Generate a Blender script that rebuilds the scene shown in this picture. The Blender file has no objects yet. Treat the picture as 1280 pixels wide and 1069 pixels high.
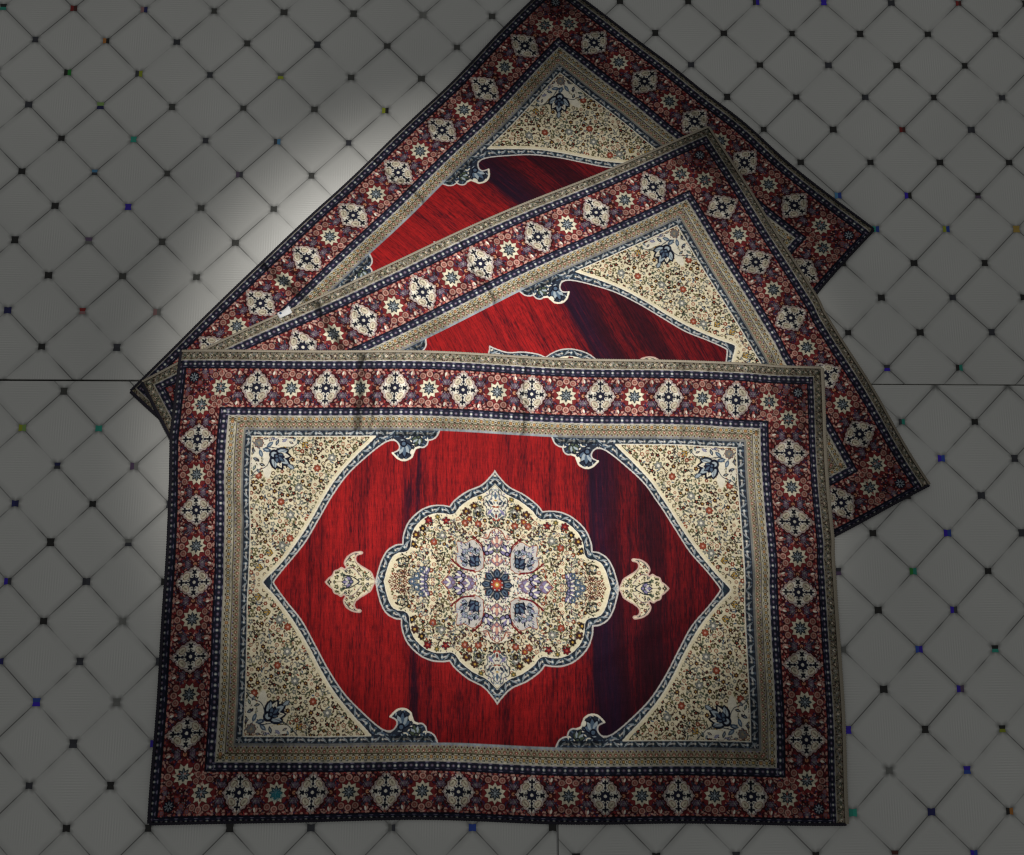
import bpy, math, random
import numpy as np
PI = math.pi

# ---------------------------------------------------------------- camera, world, lamps, exposure
S = bpy.context.scene
COL = S.collection
CAM_RX, CAM_RY, CAM_H, FOC = 0.16993, -0.023316, 2.06289, 1150.0
cd = bpy.data.cameras.new('camera'); cam = bpy.data.objects.new('camera', cd); COL.objects.link(cam)
cam.location = (0, 0, CAM_H); cam.rotation_euler = (CAM_RX, CAM_RY, 0)
cd.sensor_width = 36.0; cd.lens = 36.0*FOC/1280.0; cd.clip_start = 0.05; cd.clip_end = 60
S.camera = cam
S.render.resolution_x, S.render.resolution_y = 1024, 855
S.view_settings.view_transform = 'Standard'; S.view_settings.look = 'None'
S.view_settings.exposure = 0.0; S.view_settings.gamma = 1.0
W = bpy.data.worlds.new('World'); S.world = W; W.use_nodes = True
bg = W.node_tree.nodes['Background']; bg.inputs[0].default_value = (0.84, 0.86, 0.84, 1); bg.inputs[1].default_value = 0.19
def lamp(name, kind, loc, target, power, color, **kw):
    l = bpy.data.lights.new(name, kind); l.energy = power; l.color = color
    for k, v in kw.items(): setattr(l, k, v)
    o = bpy.data.objects.new(name, l); COL.objects.link(o); o.location = loc
    d = np.array(target, float)-np.array(loc, float)
    yaw = math.atan2(d[1], d[0]); pit = math.atan2(math.hypot(d[0], d[1]), -d[2])
    o.rotation_euler = (pit*1.0, 0, yaw-PI/2)
    return o
lamp('downlight', 'SPOT', (0.05, 0.55, 2.35), (0.01, 0.39, 0), 315, (1.0, 0.975, 0.915), spot_size=math.radians(41.5), spot_blend=1.0, shadow_soft_size=0.06)
lamp('ceiling_lamp', 'AREA', (-0.98, 1.70, 2.6), (-0.5, 0.8, 0), 2.0, (1.0, 0.98, 0.95), shape='DISK', size=0.7)
S.render.engine = 'CYCLES'; S.cycles.filter_width = 1.15

# ---------------------------------------------------------------- helpers
def new_mat(name, rough=0.8, spec=0.3):
    m = bpy.data.materials.new(name); m.use_nodes = True
    nt = m.node_tree; b = nt.nodes['Principled BSDF']
    b.inputs['Roughness'].default_value = rough; b.inputs['Specular IOR Level'].default_value = spec
    return m, nt, b
def N(nt, t, **kw):
    n = nt.nodes.new(t)
    for k, v in kw.items(): setattr(n, k, v)
    return n
def math_n(nt, op, a, b=None, c=None, clamp=False):
    n = nt.nodes.new('ShaderNodeMath'); n.operation = op; n.use_clamp = clamp
    for i, v in enumerate((a, b, c)):
        if v is None: continue
        if isinstance(v, (int, float)): n.inputs[i].default_value = v
        else: nt.links.new(v, n.inputs[i])
    return n.outputs[0]
def mesh_obj(name, co, quads, mat, parent=None, col=None, smooth=True, attr='dye'):
    me = bpy.data.meshes.new(name)
    co = np.asarray(co, np.float32); quads = np.asarray(quads, np.int32)
    me.vertices.add(len(co)); me.vertices.foreach_set('co', co.ravel())
    nf, k = quads.shape
    me.loops.add(nf*k); me.loops.foreach_set('vertex_index', quads.ravel())
    me.polygons.add(nf); me.polygons.foreach_set('loop_start', np.arange(0, nf*k, k, dtype=np.int32))
    if smooth: me.polygons.foreach_set('use_smooth', np.ones(nf, bool))
    me.update(calc_edges=True)
    if col is not None:
        a = me.color_attributes.new(attr, 'FLOAT_COLOR', 'POINT')
        c4 = np.ones((len(co), 4), np.float32); c4[:, :3] = col
        a.data.foreach_set('color', c4.ravel())
    me.materials.append(mat)
    o = bpy.data.objects.new(name, me); COL.objects.link(o)
    if parent is not None: o.parent = parent
    return o
def empty(name, loc=(0, 0, 0)):
    o = bpy.data.objects.new(name, None); COL.objects.link(o); o.location = loc; o.empty_display_size = 0.1
    return o

# ---------------------------------------------------------------- materials
def attr_mat(name, rough, spec, sheen=0.0, bump=0.0):
    m, nt, b = new_mat(name, rough, spec)
    a = N(nt, 'ShaderNodeAttribute', attribute_name='dye')
    nt.links.new(a.outputs['Color'], b.inputs['Base Color'])
    if sheen:
        b.inputs['Sheen Weight'].default_value = sheen; b.inputs['Sheen Roughness'].default_value = 0.4
    if bump:
        tc = N(nt, 'ShaderNodeTexCoord'); no = N(nt, 'ShaderNodeTexNoise'); no.inputs['Scale'].default_value = 420; no.inputs['Detail'].default_value = 3
        nt.links.new(tc.outputs['Object'], no.inputs['Vector'])
        bm = N(nt, 'ShaderNodeBump'); bm.inputs['Strength'].default_value = bump; bm.inputs['Distance'].default_value = 0.002
        nt.links.new(no.outputs['Fac'], bm.inputs['Height']); nt.links.new(bm.outputs['Normal'], b.inputs['Normal'])
    return m
M_pile = attr_mat('woven_pile', 0.85, 0.12, 0.08, 0.5)
M_stud = attr_mat('glazed_inlay', 0.3, 0.35)

def plain_mat(name, c, rough, spec=0.2, var=0.25, scale=300, bump=0.4):
    m, nt, b = new_mat(name, rough, spec)
    tc = N(nt, 'ShaderNodeTexCoord'); no = N(nt, 'ShaderNodeTexNoise'); no.inputs['Scale'].default_value = scale; no.inputs['Detail'].default_value = 4
    nt.links.new(tc.outputs['Object'], no.inputs['Vector'])
    cr = N(nt, 'ShaderNodeMix', data_type='RGBA')
    cr.inputs['A'].default_value = (*[v*(1-var) for v in c], 1); cr.inputs['B'].default_value = (*[min(1, v*(1+var)) for v in c], 1)
    nt.links.new(no.outputs['Fac'], cr.inputs['Factor']); nt.links.new(cr.outputs['Result'], b.inputs['Base Color'])
    bm = N(nt, 'ShaderNodeBump'); bm.inputs['Strength'].default_value = bump; bm.inputs['Distance'].default_value = 0.001
    nt.links.new(no.outputs['Fac'], bm.inputs['Height']); nt.links.new(bm.outputs['Normal'], b.inputs['Normal'])
    return m
M_cotton = plain_mat('cotton_binding', (0.27, 0.235, 0.185), 0.9)
M_darkbind = plain_mat('dark_wool_binding', (0.018, 0.016, 0.024), 0.9)
M_back = plain_mat('rug_backing', (0.22, 0.19, 0.15), 0.95)
M_tag = plain_mat('white_tag_cloth', (0.62, 0.62, 0.63), 0.7, var=0.12, scale=160)
M_tagink = plain_mat('tag_ink', (0.03, 0.06, 0.14), 0.6, var=0.05)
M_joint = plain_mat('pale_joint', (0.42, 0.42, 0.42), 0.6)
M_grout = plain_mat('dark_joint', (0.022, 0.021, 0.018), 0.9)

D = 0.17                                               # diagonal pitch of the diamonds
def tile_mat():
    m, nt, b = new_mat('satin_diamond_tile', 0.36, 0.65)
    L = nt.links
    tc = N(nt, 'ShaderNodeTexCoord'); sp = N(nt, 'ShaderNodeSeparateXYZ'); L.new(tc.outputs['Object'], sp.inputs[0])
    x, y = sp.outputs[0], sp.outputs[1]
    a = math_n(nt, 'DIVIDE', math_n(nt, 'ADD', x, y), D); c = math_n(nt, 'DIVIDE', math_n(nt, 'SUBTRACT', x, y), D)
    def dline(v): return math_n(nt, 'MULTIPLY', math_n(nt, 'ABSOLUTE', math_n(nt, 'SUBTRACT', v, math_n(nt, 'ROUND', v))), D/math.sqrt(2))
    da, dc = dline(a), dline(c)
    dm = math_n(nt, 'MINIMUM', da, dc)                  # metres to the nearest groove
    no = N(nt, 'ShaderNodeTexNoise'); no.inputs['Scale'].default_value = 9.0; no.inputs['Detail'].default_value = 3; L.new(tc.outputs['Object'], no.inputs['Vector'])
    no2 = N(nt, 'ShaderNodeTexNoise'); no2.inputs['Scale'].default_value = 2.3; no2.inputs['Detail'].default_value = 5; L.new(tc.outputs['Object'], no2.inputs['Vector'])
    fade = N(nt, 'ShaderNodeMapRange'); L.new(no.outputs['Fac'], fade.inputs['Value']); fade.inputs['From Min'].default_value = 0.36; fade.inputs['From Max'].default_value = 0.56
    fade.inputs['To Min'].default_value = 0.18; fade.inputs['To Max'].default_value = 1.0
    # groove: narrow dark line
    g = N(nt, 'ShaderNodeMapRange', interpolation_type='SMOOTHSTEP'); L.new(dm, g.inputs['Value'])
    g.inputs['From Min'].default_value = 0.0006; g.inputs['From Max'].default_value = 0.0021; g.inputs['To Min'].default_value = 1; g.inputs['To Max'].default_value = 0
    gline = math_n(nt, 'MULTIPLY', math_n(nt, 'MULTIPLY', g.outputs[0], fade.outputs[0]), 0.76)
    # cushion shade painted into the colour where grooves cross
    mx = math_n(nt, 'MAXIMUM', da, dc)
    sm = N(nt, 'ShaderNodeMapRange', interpolation_type='SMOOTHSTEP'); L.new(mx, sm.inputs['Value'])
    sm.inputs['From Min'].default_value = 0.004; sm.inputs['From Max'].default_value = 0.026; sm.inputs['To Min'].default_value = 0.75; sm.inputs['To Max'].default_value = 0
    sm2 = N(nt, 'ShaderNodeMapRange', interpolation_type='SMOOTHSTEP'); L.new(dm, sm2.inputs['Value'])
    sm2.inputs['From Min'].default_value = 0.0; sm2.inputs['From Max'].default_value = 0.011; sm2.inputs['To Min'].default_value = 1; sm2.inputs['To Max'].default_value = 0
    cross_shade = math_n(nt, 'MULTIPLY', sm.outputs[0], sm2.outputs[0])
    # woven hatch, turning with every other row of diamonds
    par = math_n(nt, 'MODULO', math_n(nt, 'ADD', math_n(nt, 'SUBTRACT', math_n(nt, 'FLOOR', a), math_n(nt, 'FLOOR', c)), 400), 2)
    def wave(v): return math_n(nt, 'SINE', math_n(nt, 'MULTIPLY', v, 2*PI/0.0056))
    mixw = N(nt, 'ShaderNodeMix'); L.new(par, mixw.inputs['Factor']); L.new(wave(y), mixw.inputs['A']); L.new(wave(x), mixw.inputs['B'])
    cen = N(nt, 'ShaderNodeMapRange', interpolation_type='SMOOTHSTEP'); L.new(dm, cen.inputs['Value'])
    cen.inputs['From Min'].default_value = 0.012; cen.inputs['From Max'].default_value = 0.052
    hat = math_n(nt, 'MULTIPLY', math_n(nt, 'MULTIPLY', mixw.outputs['Result'], cen.outputs[0]), no.outputs['Fac'])
    base = math_n(nt, 'ADD', 0.52, math_n(nt, 'MULTIPLY', hat, 0.075))
    base = math_n(nt, 'MULTIPLY', base, math_n(nt, 'ADD', 0.84, math_n(nt, 'MULTIPLY', no2.outputs['Fac'], 0.32)))
    soft = N(nt, 'ShaderNodeMapRange', interpolation_type='SMOOTHSTEP'); L.new(dm, soft.inputs['Value'])  # cushion shading put into the colour, darker towards the grooves
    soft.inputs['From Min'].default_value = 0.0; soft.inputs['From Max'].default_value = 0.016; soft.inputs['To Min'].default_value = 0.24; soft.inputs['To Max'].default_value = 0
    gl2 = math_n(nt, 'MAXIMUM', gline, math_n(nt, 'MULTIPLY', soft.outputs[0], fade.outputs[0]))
    dark = math_n(nt, 'SUBTRACT', 1.0, math_n(nt, 'MAXIMUM', gl2, cross_shade), clamp=True)
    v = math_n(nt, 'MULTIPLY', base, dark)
    cb = N(nt, 'ShaderNodeCombineColor'); L.new(v, cb.inputs[0]); L.new(math_n(nt, 'MULTIPLY', v, 0.99), cb.inputs[1]); L.new(math_n(nt, 'MULTIPLY', v, 0.955), cb.inputs[2])
    L.new(cb.outputs[0], b.inputs['Base Color'])
    rg = math_n(nt, 'ADD', 0.33, math_n(nt, 'MULTIPLY', no2.outputs['Fac'], 0.16)); L.new(rg, b.inputs['Roughness'])
    # relief: each diamond a shallow cushion
    pil = math_n(nt, 'POWER', math_n(nt, 'MULTIPLY', dm, 16.6, clamp=True), 0.5)
    hgt = math_n(nt, 'ADD', math_n(nt, 'MULTIPLY', pil, 0.0016), math_n(nt, 'MULTIPLY', hat, 0.00010))
    bm = N(nt, 'ShaderNodeBump'); bm.inputs['Strength'].default_value = 0.6; bm.inputs['Distance'].default_value = 1.0
    L.new(hgt, bm.inputs['Height']); L.new(bm.outputs['Normal'], b.inputs['Normal'])
    return m
M_tile = tile_mat()
# ---------------------------------------------------------------- the woven design
# drawn as plain arrays in millimetres from the rug's centre; one quarter is drawn
# and mirrored, as the weave is, then sampled onto the knots (mesh vertices)
RES = 0.5
QW, QH = 760.0, 516.0
NXQ, NYQ = int(QW/RES), int(QH/RES)

def hexc(h):
    return np.array([int(h[i:i+2], 16)/255.0 for i in (0, 2, 4)])
C = dict(
    red=hexc('ab2026'), dred=hexc('66121a'), blood=hexc('701520'), navy=hexc('20223a'), ink=hexc('15182a'),
    purple=hexc('3c2a58'), cream=hexc('f0e3c2'), ivory=hexc('f4ecd8'), pale=hexc('d8d2cc'), pink=hexc('d39a88'),
    coral=hexc('b04a3c'), orange=hexc('cf8a58'), gold=hexc('c9a14e'), olive=hexc('6f6a45'), moss=hexc('4f5a48'),
    teal=hexc('2a3c46'), steel=hexc('56697f'), sky=hexc('a8b4bc'), lilac=hexc('8d84a8'), slate=hexc('353e50'),
    brown=hexc('4b2a24'), rust=hexc('9a4a34'), beige=hexc('b7a88a'), sand=hexc('a3937a'), bark=hexc('2e2220'),
    grey=hexc('8d8c88'), mauve=hexc('7d6478'))

img = np.zeros((NYQ, NXQ, 3))
clip = [None]
yy0 = (np.arange(NYQ)+0.5)*RES
xx0 = (np.arange(NXQ)+0.5)*RES

def win(x0, x1, y0, y1):
    a = max(0, int(x0/RES)-1); b = min(NXQ, int(x1/RES)+2)
    c = max(0, int(y0/RES)-1); d = min(NYQ, int(y1/RES)+2)
    return (a, b, c, d) if b > a and d > c else None

def put(w, m, col):
    a, b, c, d = w
    if clip[0] is not None: m = m & clip[0][c:d, a:b]
    img[c:d, a:b][m] = col

def disc(x, y, r, col):
    ell(x, y, r, r, 0, col)

def ell(x, y, rx, ry, ang, col):
    r = max(rx, ry); w = win(x-r, x+r, y-r, y+r)
    if not w: return
    X = xx0[w[0]:w[1]][None]-x; Y = yy0[w[2]:w[3]][:, None]-y
    c, s = math.cos(ang), math.sin(ang)
    u = (X*c+Y*s)/rx; v = (-X*s+Y*c)/ry
    put(w, u*u+v*v <= 1, col)

def leaf(x, y, L, Wd, ang, col):          # pointed leaf
    r = L; w = win(x-r, x+r, y-r, y+r)
    if not w: return
    X = xx0[w[0]:w[1]][None]-x; Y = yy0[w[2]:w[3]][:, None]-y
    c, s = math.cos(ang), math.sin(ang)
    u = (X*c+Y*s)/L; v = np.abs(-X*s+Y*c)/Wd
    put(w, (np.abs(u) <= 1) & (v <= (1-u*u)), col)

def inpoly(P, X, Y):
    P = np.asarray(P, float); ins = np.zeros(np.broadcast(X, Y).shape, bool)
    n = len(P); j = n-1
    for i in range(n):
        xi, yi = P[i]; xj, yj = P[j]
        if yi != yj:
            ins ^= ((yi > Y) != (yj > Y)) & (X < (xj-xi)*(Y-yi)/(yj-yi)+xi)
        j = i
    return ins

def poly(P, col):
    P = np.asarray(P, float)
    w = win(P[:, 0].min(), P[:, 0].max(), P[:, 1].min(), P[:, 1].max())
    if not w: return
    put(w, inpoly(P, xx0[w[0]:w[1]][None], yy0[w[2]:w[3]][:, None]), col)

def stroke(P, wd, col):
    P = np.asarray(P, float)
    for (x0, y0), (x1, y1) in zip(P[:-1], P[1:]):
        w = win(min(x0, x1)-wd, max(x0, x1)+wd, min(y0, y1)-wd, max(y0, y1)+wd)
        if not w: continue
        X = xx0[w[0]:w[1]][None]; Y = yy0[w[2]:w[3]][:, None]
        dx, dy = x1-x0, y1-y0; L = dx*dx+dy*dy+1e-9
        t = np.clip(((X-x0)*dx+(Y-y0)*dy)/L, 0, 1)
        put(w, (X-x0-t*dx)**2+(Y-y0-t*dy)**2 <= wd*wd/4, col)

def crom(P, n=10):
    P = [np.array(p, float) for p in P]; out = []
    Q = [2*P[0]-P[1]]+P+[2*P[-1]-P[-2]]
    for i in range(1, len(Q)-2):
        a, b, c, d = Q[i-1:i+3]
        for k in range(n):
            t = k/n
            out.append(0.5*((2*b)+(c-a)*t+(2*a-5*b+4*c-d)*t*t+(-a+3*b-3*c+d)*t**3))
    out.append(P[-1]); return out

def dist_to(P, sub=2):
    """distance of every canvas pixel to a polyline (coarse grid, then widened)"""
    P = np.asarray(P, float); D = np.full((NYQ, NXQ), 1e9, np.float32)
    for (x0, y0), (x1, y1) in zip(P[:-1], P[1:]):
        w = win(min(x0, x1)-30, max(x0, x1)+30, min(y0, y1)-30, max(y0, y1)+30)
        if not w: continue
        X = xx0[w[0]:w[1]][None]; Y = yy0[w[2]:w[3]][:, None]
        dx, dy = x1-x0, y1-y0; L = dx*dx+dy*dy+1e-9
        t = np.clip(((X-x0)*dx+(Y-y0)*dy)/L, 0, 1)
        d = np.sqrt((X-x0-t*dx)**2+(Y-y0-t*dy)**2)
        D[w[2]:w[3], w[0]:w[1]] = np.minimum(D[w[2]:w[3], w[0]:w[1]], d)
    return D

def flower(x, y, r, petals, pc, cc, ang=0, out=None):
    for k in range(petals):
        a = ang+k*2*PI/petals
        if out is not None: ell(x+math.cos(a)*r*.58, y+math.sin(a)*r*.58, r*.5, r*.36, a, out)
    for k in range(petals):
        a = ang+k*2*PI/petals
        ell(x+math.cos(a)*r*.58, y+math.sin(a)*r*.58, r*.38, r*.25, a, pc)
    disc(x, y, r*.3, cc)

def ringf(x, y, r, oc, ic, dot=None):
    disc(x, y, r, oc); disc(x, y, r*.62, ic)
    if dot is not None: disc(x, y, r*.28, dot)

def palmette(x, y, r, ang, oc, fc, ic):
    """fan of petals on a stalk, pointing along ang"""
    for k, q in enumerate((-1.15, -.6, 0, .6, 1.15)):
        L = r*(1-.22*abs(q))
        a = ang+q*.75
        leaf(x+math.cos(a)*L*.5, y+math.sin(a)*L*.5, L*.62, r*.27, a, oc)
    for k, q in enumerate((-1.15, -.6, 0, .6, 1.15)):
        L = r*(1-.22*abs(q)); a = ang+q*.75
        leaf(x+math.cos(a)*L*.5, y+math.sin(a)*L*.5, L*.47, r*.15, a, fc if k % 2 == 0 else ic)
    disc(x, y, r*.26, oc); disc(x, y, r*.14, fc)

def spiral(x, y, r, a0, turns, col, rng, wd=1.3, leaves=True, lc=None):
    P = []
    n = int(26*abs(turns))+4
    for i in range(n+1):
        t = i/n; a = a0+turns*2*PI*t; rr = r*(1-.72*t)
        P.append((x+math.cos(a)*rr, y+math.sin(a)*rr))
    stroke(P, wd, col)
    if leaves:
        for i in range(2, n-2, 3):
            a = a0+turns*2*PI*i/n+(1.1 if i % 2 else -.9)
            px, py = P[i]
            leaf(px+math.cos(a)*2.6, py+math.sin(a)*2.6, 3.6, 1.5, a, lc if lc is not None else col)
    return P

def fill_floral(mask, rng, region, dens=1.0, tint=None):
    """vines, rosettes and leaves packed over a cream ground"""
    clip[0] = mask
    x0, x1, y0, y1 = region
    def ok(x, y):
        i, j = int(y/RES), int(x/RES)
        return 0 <= i < NYQ and 0 <= j < NXQ and mask[i, j]
    # vines
    big = []
    for _ in range(4000):
        x, y = rng.uniform(x0, x1), rng.uniform(y0, y1)
        if ok(x, y) and all(math.hypot(x-a, y-b) > 30 for a, b in big): big.append((x, y))
        if len(big) > 90: break
    for k, (x, y) in enumerate(big):
        col = [C['olive'], C['moss'], C['brown'], C['bark'], C['slate']][k % 5]
        spiral(x, y, rng.uniform(12, 20), rng.uniform(0, 6.3), rng.choice([-1, 1])*rng.uniform(1.0, 1.6), col, rng,
               1.5, True, [C['moss'], C['olive'], C['bark'], C['grey']][k % 4])
    pts = []
    def dart(n, rad, tries=2600):
        got = []
        for _ in range(tries):
            x, y = rng.uniform(x0, x1), rng.uniform(y0, y1)
            if not ok(x, y): continue
            if any((x-a)**2+(y-b)**2 < (rad+r)**2 for a, b, r in pts): continue
            pts.append((x, y, rad)); got.append((x, y))
            if len(got) >= n: break
        return got
    for k, (x, y) in enumerate(dart(16, 9.5)):
        t = k % 4
        if t == 0: flower(x, y, 8.5, 7, C['rust'], C['pink'], k, C['brown'])
        elif t == 1: palmette(x, y, 13, rng.uniform(0, 6.3), C['bark'], C['gold'], C['grey'])
        elif t == 2: flower(x, y, 10, 6, C['grey'], C['ivory'], k, C['moss'])
        else: palmette(x, y, 13, rng.uniform(0, 6.3), C['moss'], C['cream'], C['rust'])
    for k, (x, y) in enumerate(dart(260, 6.4*dens, 7000)):
        t = rng.randrange(6); r = rng.uniform(4.2, 5.8)
        if t == 0: flower(x, y, r, 6, C['rust'] if k % 2 else C['olive'], C['cream'], k, C['brown'])
        elif t == 1: flower(x, y, r, 5, C['bark'], C['rust'], k, C['bark'])
        elif t == 2: flower(x, y, r, 6, C['brown'], C['gold'], k, C['brown'])
        elif t == 3: ringf(x, y, r*.82, C['brown'], C['cream'], C['gold'])
        elif t == 4: ringf(x, y, r*.8, C['rust'], C['cream'], C['olive'])
        else: flower(x, y, r, 5, C['grey'], C['cream'], k, C['moss'])
    for k, (x, y) in enumerate(dart(500, 2.9*dens, 9000)):
        a = rng.uniform(0, 6.3); c_ = [C['moss'], C['bark'], C['olive'], C['brown']][k % 4]
        for q in (-.9, 0, .9): leaf(x+2.2*math.cos(a+q), y+2.2*math.sin(a+q), 3.2, 1.2, a+q, c_)
    for k, (x, y) in enumerate(dart(800, 2.1*dens, 14000)):
        leaf(x, y, rng.uniform(3, 4.4), 1.7, rng.uniform(0, 6.3), [C['moss'], C['olive'], C['bark'], C['grey'], C['steel'], C['brown'], C['rust']][k % 7])
    clip[0] = None

def scroll_band(path, spacing, wd, rng):
    """leaf-and-dot scroll stamped along a path"""
    P = np.array(path); seg = np.hypot(*(P[1:]-P[:-1]).T); s = np.concatenate([[0], np.cumsum(seg)])
    n = int(s[-1]/spacing); k = 0
    for i in range(n+1):
        t = (i+.5)*spacing
        if t > s[-1]: break
        j = min(np.searchsorted(s, t)-1, len(seg)-1); f = (t-s[j])/seg[j]
        p = P[j]*(1-f)+P[j+1]*f; d = (P[j+1]-P[j])/seg[j]; a = math.atan2(d[1], d[0])
        if i % 2 == 0:
            sg = 1 if (i//2) % 2 else -1
            leaf(p[0], p[1], wd*.56, wd*.13, a+sg*.75, C['sky']*.9)
            leaf(p[0]+d[0]*wd*.35, p[1]+d[1]*wd*.35, wd*.38, wd*.085, a+sg*.2, C['pale']*.95)
            leaf(p[0]-d[0]*wd*.4, p[1]-d[1]*wd*.4, wd*.3, wd*.13, a-sg*.9, C['teal'])
        else:
            disc(p[0], p[1], wd*.2, C['grey'] if i % 4 == 1 else C['sky']); disc(p[0], p[1], wd*.09, C['ivory'])
            leaf(p[0]-d[1]*wd*.32, p[1]+d[0]*wd*.32, wd*.22, wd*.09, a, C['steel'])
            leaf(p[0]+d[1]*wd*.32, p[1]-d[0]*wd*.32, wd*.22, wd*.09, a, C['steel'])

def draw_design():
    rng = random.Random(11)
    nr = np.random.RandomState(4)
    X = xx0[None]+0*yy0[:, None]; Y = yy0[:, None]+0*xx0[None]
    # ring coordinate of the rectangular frame: how far into the border we are
    # (border widths are the same on both sides, so one coordinate serves)
    fx = X-543.0; fy = Y-317.0
    # frame distance g: >0 outside the field rectangle
    g = np.maximum(fx*1.0, fy*1.0)
    part = np.zeros((NYQ, NXQ), np.uint8)          # 0 border 1 field 2 medallion 3 spandrel 4 pendant
    # band edges (x side / y side)
    ex = [543, 558, 562, 578, 597, 615, 712, 730, 751]
    ey = [317, 331, 335, 349, 363, 380, 472, 489, 508]
    G = np.full((NYQ, NXQ), -1.0)
    gx = np.interp(X, ex, range(9), left=-1); gy = np.interp(Y, ey, range(9), left=-1)
    G = np.maximum(gx, gy)
    side = gx > gy                                   # True on the short sides
    band = np.floor(G).astype(int)
    cols = {0: C['slate']*.85, 1: C['grey']*.95, 2: C['beige']*.95, 3: C['cream']*.84, 4: C['navy'], 5: C['dred'], 6: C['navy'], 7: C['sand']*.95, 8: C['sand']}
    for b, c in cols.items(): img[band == b] = c
    img[band < 0] = C['red']
    part[band < 0] = 1

    # ---------------- guard stripes: small repeats along each band
    def along(bi, b0, b1, step, fn, phase=0.0):
        cx_ = (ex[b0]+ex[b1])/2; cy_ = (ey[b0]+ey[b1])/2
        clip[0] = (band >= b0) & (band < b1)
        n = int(cx_/step)+2
        for i in range(-1, n):
            x = (i+phase)*step
            if x < cx_+step*.2: fn(x, cy_, 0, i)
        n = int(cy_/step)+2
        for i in range(-1, n):
            y = (i+phase)*step
            if y < cy_+step*.2: fn(cx_, y, PI/2, i)
        clip[0] = None
    def navydot(x, y, a, i):
        for q in (-.5, .5):
            leaf(x+math.cos(a)*11.2*q*2, y+math.sin(a)*11.2*q*2, 4.2, 2.6, a+.0, C['mauve']*.8)
            disc(x+math.cos(a)*11.2*q*2, y+math.sin(a)*11.2*q*2, 1.5, C['lilac'])
        disc(x, y, 3.1, C['sky']*.85); disc(x, y, 1.5, C['ivory'])
        for s in (-1, 1):
            px, py = x-math.sin(a)*6.4*s, y+math.cos(a)*6.4*s
            leaf(px, py, 5.0, 1.3, a, C['lilac']*.9)
    along(4, 4, 5, 22.6, navydot, .5)
    along(6, 6, 7, 22.6, navydot, .5)
    def creamg(x, y, a, i):
        c, s = math.cos(a), math.sin(a)
        k = i % 4
        ringf(x, y, 3.6, [C['brown'], C['moss'], C['rust'], C['olive']][k], C['gold'], None)
        for (u, v, col) in ((5.4, 4.4, 'moss'), (5.4, -4.4, 'olive'), (-5.4, 4.6, 'grey'), (-5.4, -4.6, 'brown')):
            leaf(x+c*u-s*v, y+s*u+c*v, 3.4, 1.4, a+(u*v > 0)*1.2-.6, C[col])
        disc(x+c*6.8, y+s*6.8, 1.5, C['bark'])
    along(3, 3, 4, 13.2, creamg, .5)
    def pinkz(x, y, a, i):
        c, s = math.cos(a), math.sin(a)
        stroke([(x-c*6.2-s*5, y-s*6.2+c*5), (x+s*4, y-c*4), (x+c*6.2-s*5, y+s*6.2+c*5)], 1.5, C['olive'])
        disc(x-s*2.5, y+c*2.5, 3.0, C['coral']*.9 if i % 2 else C['rust']); disc(x-s*2.5, y+c*2.5, 1.2, C['cream'])
        disc(x+c*6.2+s*3.6, y+s*6.2-c*3.6, 1.8, C['brown'])
        leaf(x+c*3+s*5.5, y+s*3-c*5.5, 3, 1.1, a, C['lilac'])
    along(2, 2, 3, 12.4, pinkz, .5)
    def guard(x, y, a, i):
        c, s = math.cos(a), math.sin(a)
        ringf(x, y, 4.2, [C['olive'], C['brown'], C['grey']][i % 3], C['cream'], C['rust'])
        leaf(x+c*7, y+s*7, 4, 1.8, a+.8, C['moss']); leaf(x+c*7-s*4, y+s*7+c*4, 3.2, 1.3, a-.6, C['grey'])
        leaf(x+c*7+s*5, y+s*7-c*5, 3.2, 1.3, a-.6, C['brown']); disc(x-s*6.5, y+c*6.5, 1.6, C['bark'])
        disc(x+c*3.2+s*6.8, y+s*3.2-c*6.8, 1.5, C['olive'])
        for q in range(13):
            u, v = rng.uniform(-7, 7), rng.uniform(-9.5, 9.5)
            leaf(x+c*u-s*v, y+s*u+c*v, rng.uniform(1.8, 3.4), 1.2, rng.uniform(0, 6.3), C[rng.choice(['bark', 'brown', 'moss', 'grey', 'sand', 'olive'])])
    along(7, 7, 8, 14.6, guard, .5)

    # ---------------- main red border
    bm = (band == 5)
    clip[0] = bm
    # ground vinework
    for _ in range(5200):
        if rng.random() < .6: x, y = rng.uniform(0, 715), rng.uniform(380, 472)
        else: x, y = rng.uniform(615, 712), rng.uniform(0, 475)
        k = rng.random()
        if k < .42: leaf(x, y, rng.uniform(2.5, 5.5), 1.5, rng.uniform(0, 6.3), C['blood']*.45)
        elif k < .60: leaf(x, y, rng.uniform(2.5, 4), 1.3, rng.uniform(0, 6.3), C['purple'])
        elif k < .78: leaf(x, y, rng.uniform(2, 3.6), 1.3, rng.uniform(0, 6.3), C['red'])
        elif k < .93: leaf(x, y, rng.uniform(2, 3.8), 1.4, rng.uniform(0, 6.3), C['pink'])
        else: leaf(x, y, rng.uniform(2, 3), 1.2, rng.uniform(0, 6.3), C['grey'])
    def Tm(cx_, cy_, a):
        c, s = math.cos(a), math.sin(a)
        return lambda u, v: (cx_+c*u-s*v, cy_+s*u+c*v)
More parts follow.
